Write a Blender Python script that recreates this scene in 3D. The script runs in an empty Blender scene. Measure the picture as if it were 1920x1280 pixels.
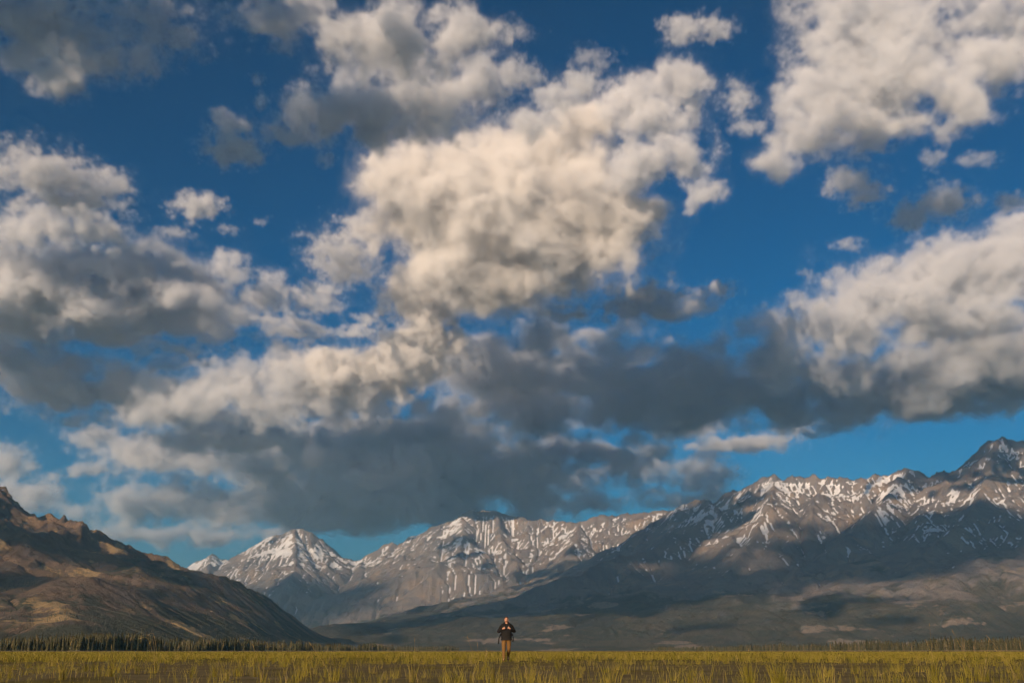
import bpy, bmesh, math, random
import numpy as np
from mathutils import Vector

# ------------------------------------------------------------------ camera
FPX, PW, PH = 1920 * 35.0 / 36.0, 1920, 1280      # focal length in photograph pixels
PITCH = math.atan((1219 - 640) / FPX)             # horizon lies at row 1219
CAM_H = 0.42
scene = bpy.context.scene
col = scene.collection
cam_data = bpy.data.cameras.new('camera')
cam_data.lens = 35.0
cam_data.sensor_width = 36.0
cam_data.clip_start = 0.05
cam_data.clip_end = 200000.0
cam = bpy.data.objects.new('camera', cam_data)
cam.location = (0, 0, CAM_H)
cam.rotation_euler = (math.pi / 2 + PITCH, 0, 0)
col.objects.link(cam)
scene.camera = cam

# ------------------------------------------------------------------ sky, sun, exposure
SUN_ELEV = math.radians(15.0)
SUN_AZ = math.radians(206.0)        # clockwise from +Y (the view direction): behind the camera, to its left
sun_dir = Vector((math.sin(SUN_AZ) * math.cos(SUN_ELEV), math.cos(SUN_AZ) * math.cos(SUN_ELEV), math.sin(SUN_ELEV)))
world = bpy.data.worlds.new('World')
scene.world = world
world.use_nodes = True
wn = world.node_tree.nodes
wl = world.node_tree.links
wn.clear()
sky = wn.new('ShaderNodeTexSky')
sky.sky_type = 'NISHITA'
sky.sun_disc = False
sky.sun_elevation = SUN_ELEV
sky.sun_rotation = SUN_AZ
sky.altitude = 800
sky.air_density = 1.0
sky.dust_density = 0.8
sky.ozone_density = 4.0
hsv = wn.new('ShaderNodeHueSaturation')
hsv.inputs['Saturation'].default_value = 1.3
hsv.inputs['Hue'].default_value = 0.475
hsv.inputs['Value'].default_value = 0.32
bg = wn.new('ShaderNodeBackground')
bg.inputs['Strength'].default_value = 0.112
wout = wn.new('ShaderNodeOutputWorld')
wl.new(sky.outputs[0], hsv.inputs['Color'])
deep = wn.new('ShaderNodeGamma')          # the deep, polarised blue of the photograph
deep.inputs['Gamma'].default_value = 1.5
wl.new(hsv.outputs[0], deep.inputs['Color'])
wl.new(deep.outputs[0], bg.inputs['Color'])
wl.new(bg.outputs[0], wout.inputs['Surface'])
world.cycles.sampling_method = 'MANUAL'
world.cycles.sample_map_resolution = 256

sun_data = bpy.data.lights.new('sun', 'SUN')
sun_data.energy = 5.0
sun_data.angle = math.radians(0.53)
sun_data.color = (1.0, 0.73, 0.49)
sun = bpy.data.objects.new('sun', sun_data)
sun.rotation_euler = sun_dir.to_track_quat('Z', 'Y').to_euler()
sun.location = (0, 0, 50)
col.objects.link(sun)

vs = scene.view_settings
vs.view_transform = 'Standard'
vs.look = 'None'
vs.exposure = 0.68
vs.gamma = 1.0
vs.use_curve_mapping = False

scene.render.engine = 'CYCLES'
cy = scene.cycles
cy.use_adaptive_sampling = True
cy.adaptive_threshold = 0.035
cy.adaptive_min_samples = 12
cy.use_denoising = True
cy.max_bounces = 8
cy.diffuse_bounces = 2
cy.glossy_bounces = 1
cy.transmission_bounces = 1
cy.transparent_max_bounces = 8
cy.volume_bounces = 4
cy.volume_step_rate = 1.0
cy.volume_max_steps = 256
cy.caustics_reflective = False
cy.caustics_refractive = False


# ------------------------------------------------------------------ helpers
def ray(px, py):
    """Direction through a photograph pixel, scaled so that y = 1."""
    xc, yc = (px - PW / 2) / FPX, (PH / 2 - py) / FPX
    d = Vector((xc, math.cos(PITCH) - yc * math.sin(PITCH), math.sin(PITCH) + yc * math.cos(PITCH)))
    return d / d.y


def at(px, py, Y):
    r = ray(px, py)
    return Vector((r.x * Y, Y, CAM_H + r.z * Y))


def tag(o, label=None, cat=None, group=None, kind=None):
    if label: o['label'] = label
    if cat: o['category'] = cat
    if group: o['group'] = group
    if kind: o['kind'] = kind
    return o

# ------------------------------------------------------------------ mountains: eroded height fields
class Lattice:
    def __init__(self, seed):
        r = np.random.RandomState(seed)
        self.t = r.rand(256, 256).astype(np.float32)

    def at(self, x, y):
        xi, yi = np.floor(x).astype(np.int64), np.floor(y).astype(np.int64)
        fx, fy = x - xi, y - yi
        fx, fy = fx * fx * fx * (fx * (fx * 6 - 15) + 10), fy * fy * fy * (fy * (fy * 6 - 15) + 10)
        a, b = self.t[xi & 255, yi & 255], self.t[(xi + 1) & 255, yi & 255]
        c, d = self.t[xi & 255, (yi + 1) & 255], self.t[(xi + 1) & 255, (yi + 1) & 255]
        return (a * (1 - fx) + b * fx) * (1 - fy) + (c * (1 - fx) + d * fx) * fy


def fbm(x, y, wl_, octv, seed, rough=0.5, ridged=False):
    out, amp, tot = 0.0, 1.0, 0.0
    L = Lattice(seed)
    for o in range(octv):
        v = L.at(x / wl_ + 37.3 * o, y / wl_ + 91.7 * o)
        v = (1 - np.abs(2 * v - 1)) if ridged else v
        out = out + amp * v
        tot += amp
        amp *= rough
        wl_ *= 0.5
    return out / tot - 0.5


def sstep(a, b, x):
    t = np.clip((x - a) / (b - a), 0, 1)
    return t * t * (3 - 2 * t)


def blur(h, n=1):
    for _ in range(n):
        p = np.pad(h, 1, mode='edge')
        h = (p[:-2, 1:-1] + p[2:, 1:-1] + p[1:-1, :-2] + p[1:-1, 2:] + 4 * p[1:-1, 1:-1]) / 8
    return h


def erode(h, cell, steps, K, m=0.45, diff=0.05):
    """Stream-power erosion on a grid: carves a branching net of gullies and leaves the crests standing."""
    ny, nx = h.shape
    idx = np.arange(ny * nx).reshape(ny, nx)
    nb = [(-1, -1), (-1, 0), (-1, 1), (0, -1), (0, 1), (1, -1), (1, 0), (1, 1)]
    area = None
    for s in range(steps):
        p = np.pad(h, 1, mode='edge')
        pi = np.pad(idx, 1, mode='edge')
        best = np.zeros_like(h)
        rec = idx.copy()
        dl = np.full(h.shape, cell, dtype=np.float64)
        for dy, dx in nb:
            q = p[1 + dy:1 + dy + ny, 1 + dx:1 + dx + nx]
            L = cell * math.hypot(dx, dy)
            sl = (h - q) / L
            k = sl > best
            best = np.where(k, sl, best)
            rec = np.where(k, pi[1 + dy:1 + dy + ny, 1 + dx:1 + dx + nx], rec)
            dl = np.where(k, L, dl)
        hf = h.ravel()
        order = np.argsort(-hf, kind='stable').tolist()
        rl = rec.ravel().tolist()
        A = [cell * cell] * (ny * nx)
        for i in order:
            r = rl[i]
            if r != i: A[r] += A[i]
        area = np.array(A).reshape(ny, nx)
        F = (K * area ** m / dl).ravel().tolist()
        H = hf.tolist()
        for i in reversed(order):
            r = rl[i]
            if r != i:
                f = F[i]
                H[i] = (H[i] + f * H[r]) / (1 + f)
        h = np.array(H).reshape(ny, nx)
        h = h * (1 - diff) + blur(h) * diff
    return h, area


def terrain(name, label, ridges, box, cell, seed, warp=140.0, warp_wl=900.0, steps=10, K=0.02, material=None,
            snow=(900, 600), rough_amp=55.0, veg=(100, 500), foot=1500.0, crag_amp=1.8):
    x0, x1, y0, y1 = box
    xs = np.arange(x0, x1 + cell, cell)
    ys = np.arange(y0, y1 + cell, cell)
    X, Y = np.meshgrid(xs, ys)
    wx = X + warp * 2 * fbm(X, Y, warp_wl, 4, seed + 1)
    wy = Y + warp * 2 * fbm(X, Y, warp_wl, 4, seed + 2)
    h = np.full(X.shape, -40.0)
    for pts, k, sharp in ridges:
        P = [at(*p) for p in pts]
        for a, b in zip(P[:-1], P[1:]):
            ab = np.array((b.x - a.x, b.y - a.y))
            t = np.clip(((wx - a.x) * ab[0] + (wy - a.y) * ab[1]) / (ab @ ab + 1e-6), 0, 1)
            d = np.hypot(wx - (a.x + t * ab[0]), wy - (a.y + t * ab[1]))
            z = np.maximum(a.z + t * (b.z - a.z), 5.0)
            # steep at the crest, easing into an apron at the foot
            hh = (z + 30) * np.exp(-k * d / (z + 30) * (1 - 0.25 * np.exp(-d / 150.0) * (1 - sharp))) - 30
            h = np.maximum(h, hh)
    up = sstep(20, 400, h)
    h = h + 115 * sstep(15, 120, h) * (1 - 0.6 * up) * (fbm(X, Y, 700.0, 5, seed + 9, 0.55, True) + 0.1)
    h = h + up * rough_amp * (2 * fbm(X, Y, 420.0, 6, seed + 3, 0.55, True) + 1.6 * fbm(X, Y, 1300.0, 3, seed + 7))
    edge = np.minimum(np.minimum(X - x0, x1 - X), np.minimum((Y - y0) * 0.7, y1 - Y))
    h = (h + 6) * sstep(0, foot, edge) - 6
    h, area = erode(h, cell, steps, K)
    h = h + up * rough_amp * 0.25 * fbm(X, Y, cell * 6, 3, seed + 4, 0.6)
    crag = sstep(0.12, 0.8, h / h.max())
    h = h + crag * rough_amp * crag_amp * fbm(X, Y, cell * 11, 4, seed + 8, 0.6, True)
    # ---- what grows or lies where: bare facts of height, hollow and slope
    gy, gx = np.gradient(h, cell)
    slope = np.hypot(gx, gy)
    conc = (blur(h, 10) - h) / cell
    la = np.log(area / cell ** 2)
    n1 = fbm(X, Y, 700.0, 5, seed + 5, 0.6)
    n2 = fbm(X, Y, 160.0, 4, seed + 6, 0.6)
    sn = np.minimum((h - snow[0]) / snow[1], 0.57) + 0.42 * np.clip(conc, -2.2, 2.2) + 0.06 * (la - 2.0) + 1.0 * n1 + 1.2 * n2 - 0.33 * np.clip(slope - 0.7, 0, 2)
    sn = sstep(0.42, 0.62, sn) * sstep(snow[0] - 450, snow[0] - 100, h)
    ve = 1 - sstep(veg[0], veg[1], h + 900 * n1 + 350 * n2 + 250 * np.clip(slope - 0.5, 0, 2) - 120 * np.clip(conc, -1, 1))
    ny, nx = h.shape
    co = np.empty((ny * nx, 3), np.float32)
    co[:, 0], co[:, 1], co[:, 2] = X.ravel(), Y.ravel(), h.ravel()
    i = np.arange(ny * nx).reshape(ny, nx)
    f = np.stack([i[:-1, :-1], i[:-1, 1:], i[1:, 1:], i[1:, :-1]], -1).reshape(-1, 4)
    keep = (h.ravel()[f] > -3).any(1)
    f = f[keep]
    used = np.unique(f)
    remap = np.zeros(ny * nx, np.int64)
    remap[used] = np.arange(len(used))
    f, co = remap[f], co[used]
    org = np.array((co[:, 0].mean(), co[:, 1].min(), 0.0), np.float32)
    me = bpy.data.meshes.new(name)
    me.vertices.add(len(co))
    me.vertices.foreach_set('co', (co - org).ravel())
    me.loops.add(f.size)
    me.loops.foreach_set('vertex_index', f.ravel().astype(np.int32))
    me.polygons.add(len(f))
    me.polygons.foreach_set('loop_start', np.arange(0, f.size, 4, dtype=np.int32))
    me.polygons.foreach_set('use_smooth', np.ones(len(f), bool))
    me.update(calc_edges=True)
    for nm, v in (('snow', sn), ('plants', ve), ('hollow', np.clip(conc * 0.4 + 0.5, 0, 1))):
        at_ = me.attributes.new(nm, 'FLOAT', 'POINT')
        at_.data.foreach_set('value', v.ravel()[used].astype(np.float32))
    me.materials.append(material)
    o = bpy.data.objects.new(name, me)
    o.location = org
    col.objects.link(o)
    tag(o, label, None, None, 'structure')
    return o, (xs, ys, h)


def mountain_material(name, rock_a, rock_b, scree, plant_a, plant_b, wl_=400.0):
    m = bpy.data.materials.new(name)
    m.use_nodes = True
    n, l = m.node_tree.nodes, m.node_tree.links
    b = n['Principled BSDF']
    b.inputs['Roughness'].default_value = 0.95
    b.inputs['Specular IOR Level'].default_value = 0.1

    def noise(sc, det, rough=0.6):
        t = n.new('ShaderNodeTexNoise')
        t.inputs['Scale'].default_value = sc
        t.inputs['Detail'].default_value = det
        t.inputs['Roughness'].default_value = rough
        l.new(geo.outputs['Position'], t.inputs['Vector'])
        return t.outputs[0]

    def ramp(src, a, b_):
        r = n.new('ShaderNodeMapRange')
        r.interpolation_type = 'SMOOTHSTEP'
        r.inputs['From Min'].default_value, r.inputs['From Max'].default_value = a, b_
        l.new(src, r.inputs['Value'])
        return r.outputs[0]

    def mix(f, a, b_):
        x = n.new('ShaderNodeMix')
        x.data_type = 'RGBA'
        l.new(f, x.inputs[0])
        for s, v in ((6, a), (7, b_)):
            if isinstance(v, tuple): x.inputs[s].default_value = (*v, 1)
            else: l.new(v, x.inputs[s])
        return x.outputs[2]

    def attr(nm):
        a = n.new('ShaderNodeAttribute')
        a.attribute_name = nm
        return a.outputs['Fac']

    def add(a, b_, k):
        x = n.new('ShaderNodeMath')
        x.operation = 'MULTIPLY_ADD'
        l.new(b_, x.inputs[0])
        x.inputs[1].default_value = k
        l.new(a, x.inputs[2])
        return x.outputs[0]
    geo = n.new('ShaderNodeNewGeometry')
    c = mix(ramp(noise(1 / wl_, 6), 0.35, 0.65), rock_a, rock_b)
    c = mix(ramp(noise(1 / (wl_ * 0.6), 8, 0.7), 0.56, 0.7), c, scree)
    pf = add(attr('plants'), noise(1 / (wl_ * 0.25), 6, 0.65), 0.9)
    c = mix(ramp(pf, 0.85, 1.15), c, mix(ramp(noise(1 / (wl_ * 0.5), 8, 0.7), 0.4, 0.6), plant_a, plant_b))
    # bare slides and dry clearings among the plants
    c = mix(ramp(noise(1 / (wl_ * 0.9), 7, 0.62), 0.58, 0.63), c, scree)
    sf = add(attr('snow'), noise(1 / 60.0, 4, 0.65), 0.7)
    c = mix(ramp(sf, 0.78, 0.92), c, (0.78, 0.79, 0.82))
    l.new(c, b.inputs['Base Color'])
    bp = n.new('ShaderNodeBump')
    bp.inputs['Strength'].default_value = 1.0
    bp.inputs['Distance'].default_value = wl_ * 0.07
    l.new(noise(1 / (wl_ * 0.16), 6, 0.72), bp.inputs['Height'])
    l.new(bp.outputs[0], b.inputs['Normal'])
    return m


rock_far = mountain_material('far_rock', (0.17, 0.15, 0.14), (0.25, 0.20, 0.165), (0.30, 0.23, 0.17), (0.058, 0.056, 0.034), (0.11, 0.092, 0.056))
rock_near = mountain_material('near_rock', (0.10, 0.072, 0.052), (0.20, 0.13, 0.08), (0.38, 0.26, 0.12), (0.045, 0.045, 0.025), (0.075, 0.065, 0.035), 220.0)

middle_ridges = [
    ([(80, 1150, 15500), (200, 1105, 15200), (310, 1066, 15000), (345, 1043, 14900), (400, 1026, 14800), (440, 1032, 14800), (490, 1010, 14700),
      (530, 995, 14600), (548, 989, 14600), (575, 989, 14600), (600, 1004, 14700), (640, 1024, 14900), (685, 1046, 15000),
      (735, 1014, 14800), (748, 1018, 14700), (800, 999, 14500), (840, 974, 14300), (868, 966, 14200), (895, 965, 14200),
      (925, 961, 14200), (960, 970, 14200), (1000, 978, 14000), (1060, 985, 13800), (1090, 978, 13600), (1130, 974, 13500),
      (1200, 968, 13300), (1300, 960, 13000)], 0.85, 1),
    ([(560, 990, 14600), (552, 1040, 13600), (540, 1090, 12700), (500, 1140, 11900), (470, 1180, 11000)], 0.7, 1),
    ([(685, 1046, 15000), (670, 1090, 13000), (650, 1150, 11800)], 0.5, 1),
    ([(868, 966, 14200), (862, 1010, 13400), (850, 1050, 12800), (780, 1085, 12200), (720, 1120, 11700), (650, 1180, 11000)], 0.7, 1),
    ([(735, 1014, 14800), (720, 1060, 13800), (690, 1100, 13000)], 0.7, 1),
    ([(925, 961, 14200), (945, 1030, 13200), (960, 1080, 12400), (900, 1110, 11800), (850, 1150, 11000)], 0.7, 1),
    ([(1090, 978, 13600), (1080, 1020, 12800), (1040, 1060, 12100), (1000, 1090, 11600)], 0.7, 1),
    ([(400, 1026, 14800), (390, 1080, 13700), (370, 1130, 12800), (330, 1170, 11800)], 0.7, 1),
]
right_ridges = [
    ([(1110, 985, 12800), (1200, 962, 12200), (1245, 940, 11800), (1272, 932, 11600), (1312, 934, 11300), (1345, 946, 10900), (1400, 915, 10500), (1440, 898, 10300),
      (1457, 889, 10200), (1475, 896, 10200), (1522, 890, 10100), (1545, 897, 10000), (1600, 905, 9900), (1625, 901, 9850), (1680, 890, 9800),
      (1708, 885, 9750), (1740, 891, 9700), (1790, 880, 9600), (1820, 860, 9500), (1850, 834, 9450), (1886, 829, 9400), (1905, 838, 9350),
      (1935, 845, 9300), (2000, 820, 9200), (2080, 850, 9100), (2200, 840, 9000)], 0.85, 1),
    ([(1345, 946, 10900), (1310, 985, 9900), (1235, 1018, 9300), (1150, 1048, 8900), (1060, 1085, 8400), (960, 1122, 8000), (860, 1152, 7700),
      (740, 1182, 7400), (620, 1206, 7000)], 0.62, 1),
    ([(1457, 889, 10200), (1440, 960, 9300), (1400, 1018, 8700), (1350, 1075, 8100), (1250, 1135, 7400), (1150, 1185, 6800)], 0.7, 1),
    ([(1545, 897, 10000), (1530, 970, 9200), (1510, 1020, 8700)], 0.8, 1),
    ([(1708, 885, 9750), (1655, 955, 8900), (1570, 1015, 8300), (1510, 1068, 7700), (1450, 1128, 7000), (1380, 1185, 6300)], 0.7, 1),
    ([(1870, 830, 9420), (1845, 915, 8700), (1790, 990, 8000), (1740, 1050, 7400), (1690, 1100, 6900), (1600, 1160, 6200)], 0.7, 1),
    ([(2150, 930, 8300), (2040, 980, 7900), (1920, 1034, 7300), (1830, 1073, 6800), (1750, 1108, 6400), (1650, 1152, 5900), (1540, 1193, 5300)], 0.55, 1),
]
left_ridges = [
    ([(-420, 720, 4300), (-200, 830, 4400), (-100, 882, 4500), (0, 934, 4600), (35, 962, 4620), (60, 976, 4640), (88, 981, 4650), (112, 977, 4660), (142, 990, 4680),
      (166, 1011, 4700), (200, 1030, 4750), (240, 1054, 4800), (290, 1070, 4850), (340, 1095, 4900), (400, 1130, 5000), (450, 1158, 5050), (495, 1182, 5100), (530, 1198, 5200), (560, 1214, 5300)], 0.75, 1),
    ([(-100, 882, 4500), (-60, 990, 4000), (0, 1075, 3600), (60, 1128, 3300), (120, 1178, 2950)], 0.75, 1),
    ([(112, 977, 4660), (170, 1052, 4150), (225, 1110, 3750), (300, 1170, 3350)], 0.7, 1),
    ([(240, 1054, 4800), (320, 1110, 4350), (400, 1160, 3950), (450, 1195, 3600)], 0.65, 1),
    ([(-300, 1135, 2400), (-40, 1158, 2450), (60, 1185, 2500), (130, 1212, 2550)], 0.06, 1),
]
FIELDS = []
FIELDS.append(terrain('mountains', 'snow streaked mountain range closing the valley in the middle', middle_ridges, (-8200, 3600, 10400, 16000), 20.0, 11,
        steps=12, K=0.05, material=rock_far, snow=(650, 1000), veg=(50, 700))[1])
FIELDS.append(terrain('mountains', 'long dark mountain range with snowy crest on the right', right_ridges, (-2600, 7600, 4600, 12800), 17.0, 31,
        steps=12, K=0.05, material=rock_far, snow=(680, 1000), veg=(50, 900))[1])
FIELDS.append(terrain('mountain', 'brown rocky mountain shoulder falling from the left edge', left_ridges, (-5000, -700, 2000, 5900), 9.0, 51,
        warp=80, warp_wl=420, steps=11, K=0.045, foot=600.0, crag_amp=2.3, material=rock_near, snow=(5000, 600), rough_amp=60, veg=(20, 480))[1])


# ------------------------------------------------------------------ valley floor
def simple_nodes(name, rough=0.9, spec=0.2):
    m = bpy.data.materials.new(name)
    m.use_nodes = True
    b = m.node_tree.nodes['Principled BSDF']
    b.inputs['Roughness'].default_value = rough
    b.inputs['Specular IOR Level'].default_value = spec
    return m, m.node_tree.nodes, m.node_tree.links, b


def noise_node(n, l, scale, detail=5, rough=0.6, vec=None):
    t = n.new('ShaderNodeTexNoise')
    t.inputs['Scale'].default_value = scale
    t.inputs['Detail'].default_value = detail
    t.inputs['Roughness'].default_value = rough
    if vec is not None: l.new(vec, t.inputs['Vector'])
    return t.outputs[0]


def ramp_node(n, l, src, stops):
    r = n.new('ShaderNodeValToRGB')
    e = r.color_ramp.elements
    while len(e) < len(stops): e.new(0.5)
    for k, (p, c) in enumerate(stops):
        e[k].position = p
        e[k].color = (*c, 1)
    l.new(src, r.inputs[0])
    return r.outputs[0]


def mix_node(n, l, f, a, b_):
    x = n.new('ShaderNodeMix')
    x.data_type = 'RGBA'
    if isinstance(f, float): x.inputs[0].default_value = f
    else: l.new(f, x.inputs[0])
    for s, v in ((6, a), (7, b_)):
        if isinstance(v, tuple): x.inputs[s].default_value = (*v, 1)
        else: l.new(v, x.inputs[s])
    return x.outputs[2]


def mat_ground():
    m, n, l, b = simple_nodes('river_silt', 1.0, 0.0)
    geo = n.new('ShaderNodeNewGeometry').outputs['Position']
    mud = ramp_node(n, l, noise_node(n, l, 0.7, 8, 0.65, geo), [(0.3, (0.10, 0.078, 0.044)), (0.5, (0.15, 0.118, 0.066)), (0.7, (0.20, 0.158, 0.09))])
    turf = ramp_node(n, l, noise_node(n, l, 0.9, 6, 0.7, geo), [(0.3, (0.085, 0.07, 0.018)), (0.7, (0.17, 0.135, 0.035))])
    # turf covers the flat in patches a few metres wide, and closes up away from the silt bar
    sep = n.new('ShaderNodeSeparateXYZ')
    l.new(geo, sep.inputs[0])
    far = n.new('ShaderNodeMapRange')
    far.inputs['From Min'].default_value, far.inputs['From Max'].default_value = 32.0, 70.0
    l.new(sep.outputs['Y'], far.inputs['Value'])
    ad = n.new('ShaderNodeMath')
    ad.operation = 'MULTIPLY_ADD'
    l.new(far.outputs[0], ad.inputs[0])
    ad.inputs[1].default_value = 0.35
    l.new(noise_node(n, l, 0.25, 5, 0.6, geo), ad.inputs[2])
    mr = n.new('ShaderNodeMapRange')
    mr.inputs['From Min'].default_value, mr.inputs['From Max'].default_value = 0.5, 0.72
    l.new(ad.outputs[0], mr.inputs['Value'])
    c = mix_node(n, l, mr.outputs[0], mud, turf)
    l.new(c, b.inputs['Base Color'])
    bp = n.new('ShaderNodeBump')
    bp.inputs['Strength'].default_value = 0.5
    bp.inputs['Distance'].default_value = 0.03
    l.new(noise_node(n, l, 9.0, 6, 0.65, geo), bp.inputs['Height'])
    l.new(bp.outputs[0], b.inputs['Normal'])
    return m


def ground_z(x, y):
    x, y = np.asarray(x, float), np.asarray(y, float)
    near = np.exp(-np.maximum(np.hypot(x, y) - 60, 0) / 80.0)
    return (0.10 * fbm(x, y, 6.0, 4, 77) + 0.05 * fbm(x, y, 1.1, 3, 78)) * near


def mesh_object(name, verts, faces, mat=None, parent=None, smooth=False, loc=None):
    me = bpy.data.meshes.new(name)
    verts = np.asarray(verts, np.float32)
    if loc is not None: verts = verts - np.array(loc, np.float32)
    faces = np.asarray(faces, np.int32) if not isinstance(faces, list) else faces
    if isinstance(faces, list):
        me.from_pydata(verts.tolist(), [], faces)
    else:
        k = faces.shape[1]
        me.vertices.add(len(verts))
        me.vertices.foreach_set('co', verts.ravel())
        me.loops.add(faces.size)
        me.loops.foreach_set('vertex_index', faces.ravel())
        me.polygons.add(len(faces))
        me.polygons.foreach_set('loop_start', np.arange(0, faces.size, k, dtype=np.int32))
        me.update(calc_edges=True)
    if smooth: me.polygons.foreach_set('use_smooth', np.ones(len(me.polygons), bool))
    if mat: me.materials.append(mat)
    o = bpy.data.objects.new(name, me)
    if loc is not None: o.location = loc
    if parent is not None: o.parent = parent
    col.objects.link(o)
    return o


def graded(lo, hi, fine, n):
    """Grid lines dense near zero and ever wider apart towards lo and hi."""
    u = np.linspace(math.asinh(lo / fine), math.asinh(hi / fine), n)
    return np.sinh(u) * fine


gx_, gy_ = graded(-30000, 30000, 8.0, 281), graded(-12000, 34000, 9.0, 301)
GX, GY = np.meshgrid(gx_, gy_)
GZ = ground_z(GX, GY)
gi = np.arange(GX.size).reshape(GX.shape)
gf = np.stack([gi[:-1, :-1], gi[:-1, 1:], gi[1:, 1:], gi[1:, :-1]], -1).reshape(-1, 4)
ground = mesh_object('ground', np.stack([GX.ravel(), GY.ravel(), GZ.ravel()], -1), gf, mat_ground(), smooth=True)
tag(ground, 'flat brown river silt with patches of grass', kind='structure')

# pale silt bars out on the flat, seen as thin lines
def mat_sand():
    m, n, l, b = simple_nodes('dry_silt', 1.0, 0.0)
    geo = n.new('ShaderNodeNewGeometry').outputs['Position']
    l.new(ramp_node(n, l, noise_node(n, l, 0.02, 6, 0.6, geo), [(0.3, (0.26, 0.20, 0.13)), (0.7, (0.36, 0.29, 0.20))]), b.inputs['Base Color'])
    return m


sand_mat = mat_sand()
def sandbar(x0, x1, y, w, h, seed):
    r = random.Random(seed)
    N = 40
    v, f = [], []
    for i in range(N + 1):
        t = i / N
        x = x0 + (x1 - x0) * t
        yy = y + 12 * math.sin(t * 7 + seed) + r.uniform(-3, 3)
        ww = w * (0.15 + math.sin(math.pi * t) ** 0.5) * r.uniform(0.7, 1.2)
        hh = h * math.sin(math.pi * t) ** 0.5 * r.uniform(0.7, 1.0) + 0.02
        for dy, z in ((-1, -0.3), (-0.5, hh), (0.5, hh), (1, -0.3)):
            v.append((x, yy + dy * ww, z))
        if i:
            a = (i - 1) * 4
            for k in range(3): f.append((a + k, a + 4 + k, a + 5 + k, a + 1 + k))
    o = mesh_object('sandbar', v, f, sand_mat, smooth=True, loc=(x0, y, 0))
    return tag(o, 'pale silt bar on the river flat', kind='structure')


sandbar(180, 900, 950, 18, 0.7, 1)
sandbar(-260, 260, 760, 14, 0.45, 2)
sandbar(-900, -240, 820, 14, 0.4, 3)


# ------------------------------------------------------------------ spruce forest along the foot of the slopes
def mat_spruce():
    m, n, l, b = simple_nodes('spruce_needles', 0.95, 0.1)
    a = n.new('ShaderNodeAttribute')
    a.attribute_name = 'tone'
    c = ramp_node(n, l, a.outputs['Fac'], [(0.0, (0.035, 0.036, 0.016)), (0.6, (0.10, 0.086, 0.038)), (1.0, (0.17, 0.125, 0.07))])
    l.new(c, b.inputs['Base Color'])
    return m


def mat_bark():
    m, n, l, b = simple_nodes('spruce_bark', 0.95, 0.1)
    geo = n.new('ShaderNodeNewGeometry').outputs['Position']
    l.new(ramp_node(n, l, noise_node(n, l, 3.0, 4, 0.6, geo), [(0.3, (0.10, 0.075, 0.055)), (0.7, (0.2, 0.15, 0.11))]), b.inputs['Base Color'])
    return m


spruce_mat, bark_mat = mat_spruce(), mat_bark()


def spruce_arrays(r, h, w, tiers=5, sides=5):
    """A ragged stack of drooping skirts: vertices and triangles of one crown, base at z = 0.12 h."""
    v, f = [], []
    z0 = 0.06 * h
    for t in range(tiers):
        a = t / tiers
        zb = z0 + (h - z0) * a * 0.92
        zt = min(h, zb + (h - z0) * (1.55 / tiers))
        rad = w * (1 - a) ** 0.8 * r.uniform(0.75, 1.15) + 0.04 * w
        base = len(v)
        ph = r.uniform(0, 6.28)
        for k in range(sides):
            an = ph + 6.283 * k / sides
            rr = rad * r.uniform(0.55, 1.25)
            v.append((math.cos(an) * rr, math.sin(an) * rr, zb + r.uniform(-0.03, 0.05) * h))
        v.append((r.uniform(-0.05, 0.05) * w, r.uniform(-0.05, 0.05) * w, zt))
        for k in range(sides):
            f.append((base + k, base + (k + 1) % sides, base + sides))
    return v, f


def forest(name, label, spots, seed):
    r = random.Random(seed)
    V, F, T = [], [], []
    kinds = [spruce_arrays(r, 1.0, r.uniform(0.07, 0.15), r.choice((3, 4)), 4) for _ in range(24)]
    for x, y, h in spots:
        v, f = r.choice(kinds)
        b = len(V)
        wv = r.uniform(0.8, 1.3)
        tone = min(1, max(0, r.gauss(0.4, 0.25)))
        V += [(x + p[0] * h * wv, y + p[1] * h * wv, terrain_z(x, y) - 0.3 + p[2] * h) for p in v]
        F += [(q[0] + b, q[1] + b, q[2] + b) for q in f]
        T += [tone] * len(v)
    loc = (spots[0][0], spots[0][1], 0)
    o = mesh_object(name, V, np.array(F), spruce_mat, loc=loc)
    at_ = o.data.attributes.new('tone', 'FLOAT', 'POINT')
    at_.data.foreach_set('value', np.array(T, np.float32))
    return tag(o, label, kind='stuff')


def terrain_z(x, y):
    z = 0.0
    for xs, ys, h in FIELDS:
        if xs[0] <= x < xs[-1] and ys[0] <= y < ys[-1]:
            i, j = int((y - ys[0]) / (ys[1] - ys[0])), int((x - xs[0]) / (xs[1] - xs[0]))
            z = max(z, float(h[i, j]))
    return z


def forest_spots(front, n, depth, hrange, seed, gap=0.0):
    """front: [(px, Y, height scale)] the forest edge from left to right; trees fill the strip behind it."""
    r = random.Random(seed)
    out = []
    L = Lattice(seed)
    for _ in range(n):
        t = r.random() * (len(front) - 1)
        i = min(int(t), len(front) - 2)
        a, b, u = front[i], front[i + 1], t - int(t)
        px, Y, s = [a[k] + (b[k] - a[k]) * u for k in range(3)]
        Y = Y * (1 + depth * r.random() ** 2.3)
        x = ray(px, 1219).x * Y
        d = float(L.at(np.array(x / 60.0), np.array(Y / 60.0)))
        if d < gap * r.random(): continue
        out.append((x, Y, s * r.uniform(*hrange) * (0.55 + 0.75 * d)))
    return out


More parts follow.
